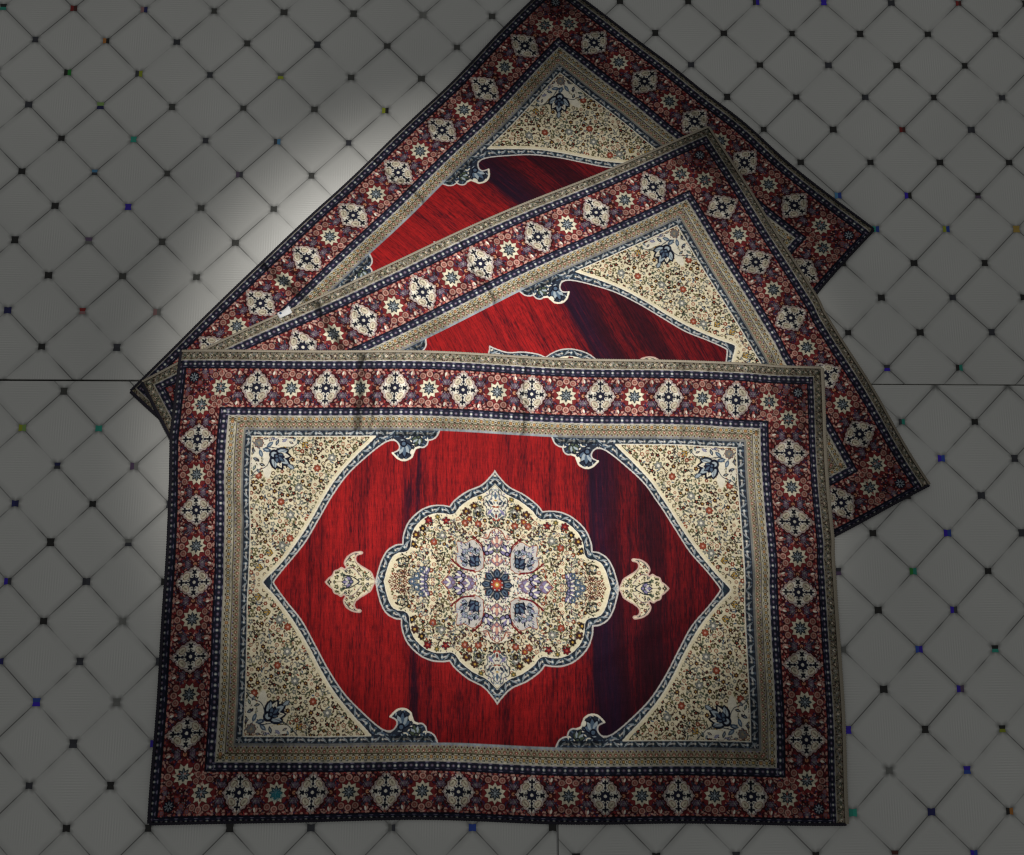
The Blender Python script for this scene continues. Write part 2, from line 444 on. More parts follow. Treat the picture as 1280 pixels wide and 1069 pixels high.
    def between(cx_, cy_, a):
        """filler set centred half-way between a star and a medallion"""
        T = Tm(cx_, cy_, a)
        ringf(*T(0, 0), 6.2, C['blood']*.7, C['orange'], C['coral'])
        for sv in (-1, 1):
            for su in (-1, 1):
                flower(*T(su*3.5, sv*16), 7.2, 6, C['mauve'], C['grey'], a, C['purple']*.8)
                leaf(*T(su*7, sv*25), 5.4, 2.6, a+su*sv*1.0, C['slate'])
                leaf(*T(su*2, sv*34), 5.6, 2.1, a+PI/2+su*.25, C['ivory'] if su > 0 else C['pink'])
                leaf(*T(su*11, sv*36), 4.4, 2.0, a-su*sv*.7, C['pink'])
                leaf(*T(su*10, sv*8), 4.4, 1.3, a+su*sv*.9, C['pink'])
                stroke([T(su*2, sv*9), T(su*9, sv*20), T(su*4, sv*30), T(su*12, sv*42)], 1.2, C['blood']*.5)
            leaf(*T(0, sv*27), 4.2, 2.2, a+PI/2, C['coral'])
            disc(*T(0, sv*41.5), 2.6, C['pink'])
    def medal(cx_, cy_, a):
        T = Tm(cx_, cy_, a)
        # scalloped lozenge 66 x 92
        sh = [(0, 46), (4, 40), (8, 38), (9.5, 33), (16, 30), (18, 24.5), (24, 20.5), (25, 13.5), (30, 9.5), (31, 4.5), (36, 0)]
        sh = [tuple(p) for p in crom(sh, 4)]
        q = sh+[(u, -v) for u, v in sh[::-1]]+[(-u, -v) for u, v in sh]+[(-u, v) for u, v in sh[::-1]]
        poly([T(u*1.08, v*1.05) for u, v in q], C['blood']*.45)
        poly([T(u, v) for u, v in q], C['pink']*.45+C['pale']*.5)
        poly([T(u*.93, v*.94) for u, v in q], C['mauve']*.6+C['pale']*.3)
        poly([T(u*.89, v*.91) for u, v in q], C['ivory']*.96)
        for su in (-1, 1):
            for sv in (-1, 1):
                ell(*T(su*13, sv*18.5), 9, 7, a-su*sv*.9, C['rust']*.8+.1)
                ell(*T(su*13, sv*18.5), 7.9, 5.9, a-su*sv*.9, C['cream']*.93)
                leaf(*T(su*13, sv*18.5), 5, 2.0, a-su*sv*.9, C['sand'])
                leaf(*T(su*7, sv*33), 4, 1.5, a+PI/2-su*sv*.5, C['mauve'])
                leaf(*T(su*24, sv*8), 3.6, 1.3, a-su*sv*1.1, C['mauve'])
                leaf(*T(su*8, sv*24), 3, 1.2, a+.6*su*sv, C['olive'])
                disc(*T(su*9, sv*9.5), 1.8, C['slate'])
                disc(*T(su*12.5, sv*4.5), 1.5, C['slate']); disc(*T(su*4.5, sv*13.5), 1.5, C['slate'])
        stroke([T(0, -30), T(0, 30)], 1.8, C['ink']); stroke([T(-22, 0), T(22, 0)], 1.8, C['ink'])
        for sv in (-1, 1):
            flower(*T(0, sv*28.5), 6.6, 4, C['ink'], C['ink'], a, C['ink'])
            leaf(*T(0, sv*18), 4.2, 3.2, a+PI/2, C['navy'])
            flower(*T(sv*22.5, 0), 6.2, 4, C['ink'], C['ink'], a+PI/4, C['ink'])
            leaf(*T(sv*14, 0), 3, 2.4, a, C['navy'])
            leaf(*T(0, sv*38), 3.4, 1.6, a+PI/2, C['pink']*.8)
        flower(*T(0, 0), 11.5, 8, C['navy'], C['ivory'], a, C['ink'])
        disc(*T(0, 0), 2.0, C['ivory'])
    def star(cx_, cy_, a, teal=False):
        T = Tm(cx_, cy_, a)
        disc(cx_, cy_, 27, C['red']*.78)
        N = 10
        q = []
        for k in range(2*N):
            r = 25.5 if k % 2 == 0 else 17.5
            an = k*PI/N+PI/2
            q.append(T(math.cos(an)*r, math.sin(an)*r))
        poly(q, C['blood']*.6)
        poly([(cx_+(p[0]-cx_)*.93, cy_+(p[1]-cy_)*.93) for p in q], C['cream']*.97)
        for k in range(8):
            an = a+k*PI/4
            leaf(cx_+math.cos(an)*8, cy_+math.sin(an)*8, 7.8, 3.4, an, C['ink'] if k % 2 else C['teal']*.8)
            leaf(cx_+math.cos(an)*7, cy_+math.sin(an)*7, 4.8, 1.3, an, C['sky']*.8)
        disc(cx_, cy_, 2.4, C['sky'])
        for sv in (-1, 1):
            for (u, v) in ((0, 33), (-15, 28.5), (15, 28.5)):
                ringf(*T(u, sv*v), 8.2, C['blood']*.6, C['blood']*.6); ringf(*T(u, sv*v), 6.9, C['pink'] if u == 0 else C['pink']*.88, C['coral']*.85, C['pink']*.8)
            for su in (-1, 1):
                leaf(*T(su*27, sv*10), 4, 2.2, a+su*sv*.8, C['coral'])
                leaf(*T(su*24, sv*19), 4, 1.8, a-su*sv*.8, C['purple'])
                leaf(*T(su*22, sv*40), 5, 1.8, a+su*sv*.4, C['pink'])
            disc(*T(0, sv*43), 2.2, C['pink'])
    # along the long side (y=426) and the short side (x=664)
    for k in range(0, 9): between((k+.5)*77.5, 426, 0) if (k+.5)*77.5 < 610 else None
    for k in range(0, 5): between(664, (k+.5)*77.5, PI/2) if (k+.5)*77.5 < 400 else None
    star(0, 426, 0)
    for k in range(1, 9):
        x = k*77.5
        if x > 625: break
        (medal if k % 2 else star)(x, 426, 0)
    medal(664, 0, PI/2)
    for k in range(1, 6):
        y = k*77.5
        if y > 400: break
        (star if k % 2 else medal)(664, y, PI/2)
    # corner filler
    flower(688, 450, 12, 8, C['navy'], C['ink'], 0, C['ink'])
    for k in range(8):
        an = k*PI/4; stroke([(688+3*math.cos(an), 450+3*math.sin(an)), (688+9*math.cos(an), 450+9*math.sin(an))], 1.5, C['sky'])
    for (x, y, r) in ((702, 463, 6), (660, 452, 7), (672, 438, 6), (646, 462, 6), (702, 432, 5), (702, 412, 6)):
        ringf(x, y, r, C['coral']*.85, C['mauve'], C['coral'])
    flower(662, 463, 7, 6, C['mauve'], C['grey'], 0, C['purple'])
    flower(699, 396+26, 6, 6, C['mauve'], C['grey'], 0, C['purple'])
    # pearl line just inside each edge of the red border
    clip[0] = bm
    for i in range(0, 60):
        x = i*11.6
        for y in (384.5, 467.5):
            if x < 712: leaf(x, y, 3.6, 2.2, 0, C['pink'] if i % 2 else C['coral'])
        y = i*11.6
        for x in (619.5, 707.5):
            if y < 472: leaf(x, y, 3.6, 2.2, PI/2, C['pink'] if i % 2 else C['coral'])
    clip[0] = None
    def line(k, wd):
        return (np.abs(np.maximum(X-ex[k], Y-ey[k])) < wd/2)
    img[line(5, 4.0) | line(6, 4.0)] = C['ink']
    img[line(4, 1.6) | line(7, 1.6)] = C['ivory']*.8
    img[line(3, 2.0)] = C['olive']*.75
    img[line(8, 3.0)] = C['sand']*.8

    # ---------------- field: corner spandrels
    outer = [(487, -3), (487, 4), (460, 39), (424, 81), (393, 133), (362, 186), (326, 235), (280, 278), (252, 300), (236, 308)]
    hook = [(236, 308), (224, 307), (215, 297), (216, 286), (229, 279)]
    hook2 = [(229, 279), (218, 268), (206, 263), (195, 265), (186, 271)]
    hook3 = [(186, 271), (182, 282), (178, 290), (170, 293)]
    hook4 = [(170, 293), (160, 293), (153, 299), (150, 309)]
    hook5 = [(150, 309), (141, 311), (132, 318), (126, 331)]
    red_edge = crom(outer, 8)+crom(hook, 6)+crom(hook2, 6)+crom(hook3, 5)+crom(hook4, 5)+crom(hook5, 6)
    P1 = list(red_edge)+[np.array((126, 340)), np.array((800, 340)), np.array((800, -3))]
    span = inpoly(P1, X, Y) & (band < 0)
    cre = [(512, -3), (508, 6), (481, 34), (443, 81), (409, 133), (379, 186), (349, 231), (313, 272), (282, 303), (266, 320)]
    cre_edge = crom(cre, 8)
    P2 = list(cre_edge)+[np.array((600, 325)), np.array((600, -3))]
    cream = inpoly(P2, X, Y) & (band < 0)
    part[span] = 3
    img[span] = C['slate']*.82
    d_red = dist_to(red_edge); d_cre = dist_to(cre_edge)
    img[cream] = C['cream']
    fill_floral(cream & (d_cre > 7), random.Random(5), (270, 545, 0, 318), .94)
    # corner palmette growing from the frame's corner
    clip[0] = cream
    for (x, y, rx, ry, a, c) in ((518, 294, 22, 17, .6, 'ivory'), (496, 278, 24, 22, .6, 'ivory'), (506, 250, 26, 10, 1.5, 'ivory'), (462, 303, 26, 9, 0, 'ivory'), (530, 258, 11, 26, 0, 'ivory'), (484, 306, 30, 9, 0, 'ivory')):
        ell(x, y, rx, ry, a, C[c])
    flower(527, 302, 11, 8, C['grey']*.9, C['sand'], 0, C['rust']*.8)
    for (x, y, L, a, c) in ((508, 287, 11, .2, 'steel'), (502, 299, 10, 2.4, 'steel'), (521, 279, 10, 1.2, 'steel'), (486, 304, 8, 1.9, 'slate'), (531, 266, 8, .4, 'slate'), (470, 308, 7, 2.6, 'lilac'), (455, 303, 6, .5, 'brown'), (534, 247, 7, 2.0, 'moss'), (517, 254, 7, .3, 'bark'), (440, 304, 6, 1.2, 'moss'), (538, 284, 6, 1.5, 'slate'), (494, 312, 6, .3, 'lilac'), (525, 240, 6, 1, 'slate'), (448, 310, 5, 2, 'steel'), (512, 312, 6, 0, 'brown'), (536, 232, 5, .8, 'olive')):
        leaf(x, y, L, L*.45, a, C[c]); leaf(x, y, L*.55, L*.15, a, C['sky'])
    for _ in range(90):
        x, y = rng.uniform(430, 542), rng.uniform(232, 316)
        if (x-430)/112+(y-232)/84 > 1.15: leaf(x, y, rng.uniform(1.6, 3.4), 1.1, rng.uniform(0, 6.3), C[rng.choice(['bark', 'moss', 'slate', 'brown', 'steel', 'mauve'])])
    palmette(492, 277, 42, math.atan2(-22, -34), C['ink'], C['sky']*1.05, C['ivory'])
    for q in (-.9, -.45, 0, .45, .9):
        an = math.atan2(-22, -34)+q; stroke([(492, 277), (492+30*math.cos(an), 277+30*math.sin(an))], 1.1, C['ink'])
    palmette(486, 273, 20, math.atan2(-22, -34), C['ink'], C['steel'], C['navy'])
    leaf(454, 250, 11, 5, math.atan2(-22, -34), C['slate']); leaf(454, 250, 8, 3.2, math.atan2(-22, -34), C['sky'])
    stroke(crom([(512, 292), (504, 288), (500, 270), (508, 250), (530, 240), (541, 228)], 6), 1.8, C['slate'])
    stroke(crom([(512, 292), (500, 293), (480, 290), (456, 290), (440, 303), (428, 313)], 6), 1.8, C['slate'])
    clip[0] = None
    # the blue band
    bandm = span & ~cream
    clip[0] = bandm
    mid = crom([(497, 4), (470, 36), (433, 81), (401, 133), (370, 186), (338, 233), (297, 276), (266, 303), (240, 318), (215, 322), (190, 318)], 8)
    scroll_band(mid, 11.5, 17, rng)
    for _ in range(260):
        x, y = rng.uniform(130, 245), rng.uniform(262, 332)
        leaf(x, y, rng.uniform(3, 6), 1.4, rng.uniform(0, 6.3), C[rng.choice(['ink', 'steel', 'sky', 'slate', 'navy', 'teal', 'ivory'])])
    palmette(205, 300, 30, -PI/2-.1, C['ink'], C['steel'], C['sky'])
    palmette(172, 316, 22, -PI/2+.3, C['ink'], C['moss'], C['sky'])
    ell(176, 328, 13, 6, 0, C['orange']*.9+.06)
    ell(186, 282, 4, 6, .3, C['ivory'])
    clip[0] = None
    img[(d_cre < 1.6) & (band < 0)] = C['ivory']
    img[(d_cre >= 1.6) & (d_cre < 2.6) & (band < 0) & ~cream] = C['ink']
    img[(d_red < 1.5) & (band < 0)] = C['pale']
    hk = dist_to(crom(hook2, 6)+crom(hook3, 5))
    img[(hk < 2.1) & (band < 0)] = C['ivory']
    # frame scroll band stamped
    clip[0] = (band == 0)
    scroll_band([(0, 324), (550, 324)], 11.3, 15, rng); scroll_band([(550.5, 0), (550.5, 324)], 11.3, 15, rng)
    clip[0] = None
    img[line(0, 2.4) & ((X > 268) | (Y > 340))] = C['ivory']
    # over the red part of the field the frame has only a pale line
    m = (band == 0) & (X < 240) & ~inpoly(P1, X, Y); img[m] = C['red']
    part[m] = 1
    m = (band == 0) & (X < 240) & inpoly(P1, X, Y); part[m] = 3
    img[m & (X < 225) & (Y < 326)] = img[m & (X < 225) & (Y < 326)]*.6
    img[(d_red < 1.5) & (band == 0) & (X < 240)] = C['pale']
    img[(band == 1) & (X < 140)] = C['sky']*.9
    # ---------------- central medallion
    lobes = [[(-1, 248.5), (0, 247), (8, 236), (30, 214), (63, 198), (90, 178), (102, 163)],
             [(102, 163), (120, 165), (143, 163), (168, 152), (193, 128), (205, 100), (207, 79)],
             [(207, 79), (222, 77), (240, 66), (252, 46), (259, 24), (265, 0), (266, -1)]]
    mo = []
    for L in lobes: mo += crom(L, 9)
    Pm = list(mo)+[np.array((0, -2)), np.array((-3, -2)), np.array((-3, 249))]
    med = inpoly(Pm, X, Y)
    dm = dist_to(mo)
    part[med | (dm < 1.6)] = 2
    img[med] = C['slate']*.7
    inner = med & (dm > 18)
    # centre of band: path shrunk inward
    mo_a = np.array(mo); ctr = []
    for i in range(len(mo_a)):
        a_ = mo_a[max(0, i-1)]; b_ = mo_a[min(len(mo_a)-1, i+1)]; d = b_-a_; d = d/(np.hypot(*d)+1e-9)
        ctr.append(mo_a[i]+np.array([d[1], -d[0]])*9*(1 if True else 1))
    ctr = [p if inpoly(Pm, np.array([[p[0]]]), np.array([[p[1]]]))[0, 0] else 2*mo_a[i]-p for i, p in enumerate(ctr)]
    clip[0] = med & (dm < 18)
    scroll_band(ctr, 11, 16, rng)
    clip[0] = None
    img[inner] = C['cream']
    img[med & (dm > 17) & (dm < 19)] = C['ivory']
    fill_floral(inner & (dm > 27), random.Random(21), (0, 250, 0, 235), .9)
    clip[0] = inner
    # prominent dark rosettes round the lobes
    for (x, y, r, p, c) in ((150, 132, 9, 6, 'blood'), (178, 100, 9, 6, 'brown'), (163, 114, 8, 6, 'bark'), (184, 80, 8, 6, 'bark'), (111, 132, 9, 5, 'blood'),
                            (48, 168, 8, 6, 'brown'), (66, 154, 9, 6, 'brown'), (40, 150, 7, 6, 'bark'), (60, 138, 7, 6, 'rust'), (35, 186, 6, 6, 'olive'), (16, 204, 6, 6, 'rust'), (130, 140, 6, 6, 'olive')):
        flower(x, y, r, p, C[c], C['coral'] if c == 'blood' else C['gold'], .3, C['bark'])
    # lozenge lattice at the side tips
    for i in range(5):
        for j in range(-1, 4):
            x, y = 196+i*9.5+ (j % 2)*4.7, j*7.5
            if x+y*1.1 < 244: flower(x, y, 4.0, 4, C['rust']*.85, C['cream'], 0, C['brown'])
    spiral(207, 42, 15, 1.2, 1.6, C['moss'], rng, 2.4, True, C['bark'])
    # side palmette (blue greys) and tall bud on the long axis
    for k in range(6):
        a = -.9+k*.36; palmette(150+6*math.cos(a), 0+abs(20*math.sin(a))+2, 17, a+.2, C['slate'], C['lilac'], C['ivory'])
    for (x, y, r) in ((176, 12, 9), (165, 26, 7), (186, 0, 8)): flower(x, y, r, 6, C['steel'], C['ivory'], 0, C['slate'])
    ell(0, 176, 25, 36, 0, C['ivory']*.97)
    for _ in range(46):
        x, y = rng.uniform(0, 23), rng.uniform(144, 210)
        if (x/23)**2+((y-176)/35)**2 < 1: leaf(x, y, rng.uniform(2, 4), 1.2, rng.uniform(.6, 2.5), C[rng.choice(['slate', 'steel', 'lilac', 'grey', 'mauve', 'moss', 'sky'])])

    for s_ in (1,):
        stroke(crom([(0, 218), (12, 204), (14, 194), (25, 188), (26, 174), (20, 164), (22, 150), (12, 146), (6, 136), (0, 128)], 6), 2.0, C['slate'])
    stroke(crom([(0, 206), (8, 196), (9, 186), (16, 180), (14, 170), (6, 168)], 5), 1.6, C['steel'])
    for (x, y, L, a, c) in ((0, 192, 8, PI/2, 'steel'), (10, 176, 7, .8, 'slate'), (14, 156, 8, 2.2, 'lilac'), (19, 178, 5, 1.2, 'teal'), (4, 168, 5, .2, 'rust'), (8, 150, 7, .9, 'steel'), (0, 182, 4, 0, 'gold'), (0, 148, 6, PI/2, 'blood'), (5, 140, 5, .7, 'coral')):
        leaf(x, y, L, L*.42, a, C[c])
    # centre field of ivory, diagonal palmette cartouche and the crimson brackets
    ell(0, 0, 78, 62, 0, C['ivory']); ell(0, 60, 46, 62, 0, C['ivory'])
    for k in range(300):
        x, y = rng.uniform(0, 84), rng.uniform(0, 118)
        if math.hypot(x/84, y/118) > 1: continue
        leaf(x, y, rng.uniform(2.5, 4.8), 1.4, rng.uniform(0, 6.3), C[rng.choice(['mauve', 'slate', 'pink', 'moss', 'lilac', 'olive', 'rust'])])
    ell(58, 56, 31, 28, .78, C['pale']); 
    lace = [C['moss'], C['olive'], C['slate'], C['grey'], C['bark'], C['mauve'], C['steel']]
    for _ in range(420):
        r_ = rng.uniform(40, 215); an = rng.uniform(0, PI/2); x, y = r_*math.cos(an), r_*.82*math.sin(an)
        leaf(x, y, rng.uniform(2, 3.6), 1.0, rng.uniform(0, 6.3), lace[rng.randrange(7)])
    car = crom([(30, 34), (44, 26), (72, 30), (90, 46), (86, 66), (88, 88), (70, 86), (52, 94), (34, 78), (29, 56), (30, 34)], 6)
    poly(car, C['pale']*.97)
    stroke(car, 1.6, C['rust'])
    for _ in range(60):
        x, y = rng.uniform(30, 90), rng.uniform(30, 92)
        if inpoly(car, np.array([[x]]), np.array([[y]]))[0, 0]: leaf(x, y, rng.uniform(2.4, 4.4), 1.3, rng.uniform(.2, 1.4), C[rng.choice(['sky', 'steel', 'grey', 'lilac', 'moss', 'mauve', 'pink'])])
    for q, L in ((-.8, 30), (-.4, 38), (0, 42), (.4, 38), (.8, 30)):
        an = .76+q; stroke([(45, 43), (45+L*math.cos(an), 43+L*math.sin(an))], 1.4, C['slate'])
        palmette(45+L*.72*math.cos(an), 43+L*.72*math.sin(an), 12, an, C['slate'], C['sky'], C['lilac'])
    palmette(44, 42, 22, .76, C['ink'], C['steel'], C['navy'])
    for (x, y) in ((70, 44), (48, 72), (76, 60), (60, 80), (40, 58), (58, 38)): leaf(x, y, 6, 2.2, .76+rng.uniform(-1, 1), C['ink'])
    stroke(crom([(27, 62), (33, 82), (42, 92), (52, 101)], 6), 3.4, C['blood'])
    stroke(crom([(50, 27), (74, 30), (90, 40), (101, 50)], 6), 3.4, C['blood'])
    for (x, y, a) in ((0, 44, PI/2), (54, 0, 0), (22, 66, 1.9), (74, 16, -.3), (0, 84, PI/2), (96, 0, 0)):
        palmette(x, y, 22, a, C['ink'] if x == 22 or y == 16 else C['mauve'], C['lilac'] if x else C['pink'], C['ivory'])
    stroke(crom([(0, 122), (14, 112), (20, 98), (34, 100)], 5), 1.8, C['rust']); stroke(crom([(122, 0), (112, 10), (104, 22), (108, 36)], 5), 1.8, C['rust'])
    # hub
    for k in range(8):
        an = k*PI/4; leaf(23*math.cos(an), 23*math.sin(an), 12, 8.5, an, C['slate']*.85)
        leaf(23*math.cos(an), 23*math.sin(an), 8, 4.4, an, C['steel']); leaf(24*math.cos(an), 24*math.sin(an), 5, 1.6, an, C['ink'])
        an += PI/8; leaf(25*math.cos(an), 25*math.sin(an), 10, 3.0, an, C['grey']); leaf(27*math.cos(an), 27*math.sin(an), 5, 1.5, an, C['ink'])
    disc(0, 0, 17, C['slate']*.7); disc(0, 0, 14, C['blood']*.8)
    for k in range(8):
        an = k*PI/4; leaf(6.5*math.cos(an), 6.5*math.sin(an), 6.5, 3.2, an, C['coral'])
        disc(12*math.cos(an+PI/8), 12*math.sin(an+PI/8), 1.4, C['pale'])
    disc(0, 0, 5, C['gold']); disc(0, 0, 2.2, C['ivory'])
    clip[0] = None
    img[dm < 1.6] = C['pale']*.95
    # ---------------- pendants
    pe = [(376, -1), (366, 9), (359, 14), (355, 23), (347, 26), (340, 30), (333, 27), (330, 31), (334, 40), (329, 52), (316, 61), (299, 64), (296, 60), (306, 57), (310, 50), (307, 41), (297, 33), (285, 26), (275, 19), (271, 10), (265, -1)]
    pc = crom(pe, 5)
    pm = inpoly(list(pc)+[np.array((264, -4)), np.array((380, -4))], X, Y) & ~med
    dp = dist_to(pc)
    pm2 = (pm | (dp < 1.4)) & ~med & (dm > 1.2)
    part[pm2] = 4
    img[pm] = C['cream']
    clip[0] = pm & (dp > 2)
    for (x, y, r, c) in ((366, 0, 5, 'brown'), (350, 10, 5, 'olive'), (351, 21, 4, 'bark'), (338, 16, 4.5, 'moss'), (322, 47, 4.5, 'brown'), (316, 33, 5, 'olive'), (309, 56, 3.5, 'rust'), (302, 25, 4.5, 'brown'), (289, 16, 6, 'moss'), (282, 6, 4, 'slate'), (293, 5, 4, 'olive'), (330, 24, 4, 'slate'), (321, 22, 3, 'bark'), (327, 37, 3, 'bark')):
        flower(x, y, r, 5, C[c], C['cream'], .4, C[c])
    palmette(318, 0, 20, 0, C['slate'], C['lilac'], C['pale'])
    stroke(crom([(336, 14), (320, 12), (308, 6), (300, 0)], 5), 2.4, C['ink'])
    stroke([(358, 0), (336, 0)], 1.4, C['brown'])
    for k in range(110):
        x, y = rng.uniform(272, 372), rng.uniform(0, 60); leaf(x, y, 2.8, 1.2, rng.uniform(0, 6.3), C[rng.choice(['moss', 'bark', 'olive', 'rust', 'slate'])])
    stroke(crom([(362, 16), (352, 26), (342, 30), (332, 24)], 5), 2.6, C['slate'])
    stroke(crom([(331, 42), (322, 54), (312, 60), (303, 60)], 5), 2.0, C['slate'])
    stroke(crom([(270, 4), (280, 10), (292, 20), (306, 36), (312, 46), (308, 57)], 5), 1.4, C['olive'])
    stroke(crom([(330, 28), (318, 30), (306, 22), (296, 10)], 5), 1.6, C['mauve'])
    clip[0] = None
    img[(dp < 1.5) & (pm2)] = C['pink']*.5+C['pale']*.5
    return part

def smooth_noise(nr, n, step):
    k = nr.rand(int(n/step)+3); x = np.arange(n)/step; i = x.astype(int); f = x-i; f = f*f*(3-2*f)
    return k[i]*(1-f)+k[i+1]*f

def sstep01(x):
    x = np.clip(x, 0, 1); return x*x*(3-2*x)

def noise2(nr, h, w, sy, sx):
    g = nr.rand(int(h/sy)+3, int(w/sx)+3)
    y = np.arange(h)/sy; x = np.arange(w)/sx
    i = y.astype(int); fy = y-i; fy = (fy*fy*(3-2*fy))[:, None]; j = x.astype(int); fx = x-j; fx = (fx*fx*(3-2*fx))[None]
    a = g[i][:, j]; b = g[i][:, j+1]; c = g[i+1][:, j]; d = g[i+1][:, j+1]
    return (a*(1-fx)+b*fx)*(1-fy)+(c*(1-fx)+d*fx)*fy

def full_design():
    """mirrored design with the dye variation (abrash) of the whole rug; rows run from the top edge (y=-516) down"""
    part = draw_design()
    q = np.concatenate([img[:, ::-1], img], 1); full = np.concatenate([q[::-1], q], 0)
    p = np.concatenate([part[:, ::-1], part], 1); pf = np.concatenate([p[::-1], p], 0)
    H, W = pf.shape
    nr = np.random.RandomState(8)
    xs = (np.arange(W)+.5)*RES-QW; ys = (np.arange(H)+.5)*RES-QH
    lin = np.where(full <= .04045, full/12.92, ((full+.055)/1.055)**2.4)
    # ---- abrash of the red field: dye lots run across the short way
    red = (pf == 1)
    warp = (noise2(nr, H, W, 260, 120)-.5)*26
    Xw = xs[None]+warp
    def bump(c, w): return np.exp(-((Xw-c)/w)**2)
    Xw = Xw+34*(noise2(nr, H, W, 420, 30)-.5)+10*(noise2(nr, H, W, 60, 6)-.5)
    dark = .8*bump(-183, 15)+.34*bump(-150, 9)+.25*bump(-300, 12)+.75*bump(236, 34)*(.35+.95*noise2(nr, H, W, 150, 7))+.35*bump(214, 8)+.45*bump(276, 16)+.55*bump(345, 24)+.35*bump(20, 10)+.35*bump(120, 12)+.2*bump(-60, 8)+.25*bump(-400, 10)
    dark = dark*(.65+.6*noise2(nr, H, W, 300, 14))
    dark += (.46+.22*sstep01((ys[:, None]+60)/260))/(1+np.exp(-(Xw-190)/14))
    streak = noise2(nr, H, W, 26, 2.6)*.55+noise2(nr, H, W, 160, 5)*.45+noise2(nr, H, W, 12, 1.5)*.35
    dark += np.clip(streak-.58, 0, 1)*1.3
    dark += .30*noise2(nr, H, W, 520, 26)**2+.22*sstep01((ys[:, None]-120)/300)*(.4+noise2(nr, H, W, 400, 40))
    dark = np.clip(dark, 0, 3)*1.12; dark = dark/(1+dark**5)**.2
    base = np.array([.39, .012, .013]); deep = np.array([.022, .003, .009]); purp = np.array([.013, .005, .021])
    t = dark[..., None]; pp = np.clip(.8*bump(232, 34)+.4*bump(-183, 16), 0, 1)[..., None]
    fieldc = base*(1-t)+(deep*(1-pp)+purp*pp)*t
    fieldc = fieldc*(.82+.36*noise2(nr, H, W, 30, 3))[..., None]
    isred = red & (np.abs(full-C['red']).sum(-1) < .01)
    lin[isred] = fieldc[isred]
    # ---- the border's red drifts towards maroon and black in places; fold creases are painted dark
    bo = (pf == 0)
    dr = .45*(noise2(nr, H, W, 120, 36)-.55)+.35*(noise2(nr, H, W, 40, 10)-.5)+.3*(noise2(nr, H, W, 9, 5)-.5)
    jag = xs[None]+16*(noise2(nr, H, W, 22, 60)-.5)
    dr = dr-(.75*np.exp(-((jag+314)/10)**2)+.5*np.exp(-((jag+282)/6)**2)+.55*np.exp(-((jag-60)/4)**2)+.35*np.exp(-((jag-420)/5)**2))*(ys < -330)[:, None]  # dark stripes across the upper border: crease shading put into the dye
    cd = np.exp(-(((xs-690)/90)**2)[None]-(((ys+450)/90)**2)[:, None])
    dr = dr-.45*cd
    lin[bo] = lin[bo]*np.clip(1+dr[bo], .18, 1.3)[:, None]
    g_ = lin[bo].mean(-1, keepdims=True); lin[bo] = (lin[bo]*.80+g_*.20)*1.0
    # ---- knots: every row and column of the pile differs a little
    kn = .86+.28*nr.rand(H//2+1, W//2+1)
    kn = np.repeat(np.repeat(kn, 2, 0), 2, 1)[:H, :W]
    lin *= kn[..., None]
    lin *= (.93+.14*noise2(nr, H, W, 6, 90))[..., None]
    lin *= .67
    return lin.astype(np.float32), pf
# ---------------------------------------------------------------- the floor: big satin tiles with a diamond pattern
SEAM_X, SEAM_Y = 0.1447, 0.4592
PH = {(-1, 0): (-1.19084, 1.38802, -0.00555), (0, 0): (0.40153, 1.34279, 0.00978),
      (-1, -1): (-0.96714, 0.43358, -0.0038), (0, -1): (1.02994, 0.45641, 0.00326)}
TW = 1.70
GAPX = {-1: 0.0042, 0: 0.0026}
KINDS = dict(k=(.012, .011, .010), s=(.035, .036, .045), r=(.20, .012, .010), p=(.26, .14, .14), o=(.42, .16, .03), g=(.02, .22, .03), y=(.30, .34, .02),
             l=(.22, .36, .10), t=(.02, .27, .20), b=(.06, .20, .36), v=(.035, .008, .42), n=(.012, .012, .09), m=(.10, .06, .12), u=(.02, .06, .34), f=(.16, .16, .15), a=(.42, .28, .06), e=(.07, .015, .012))
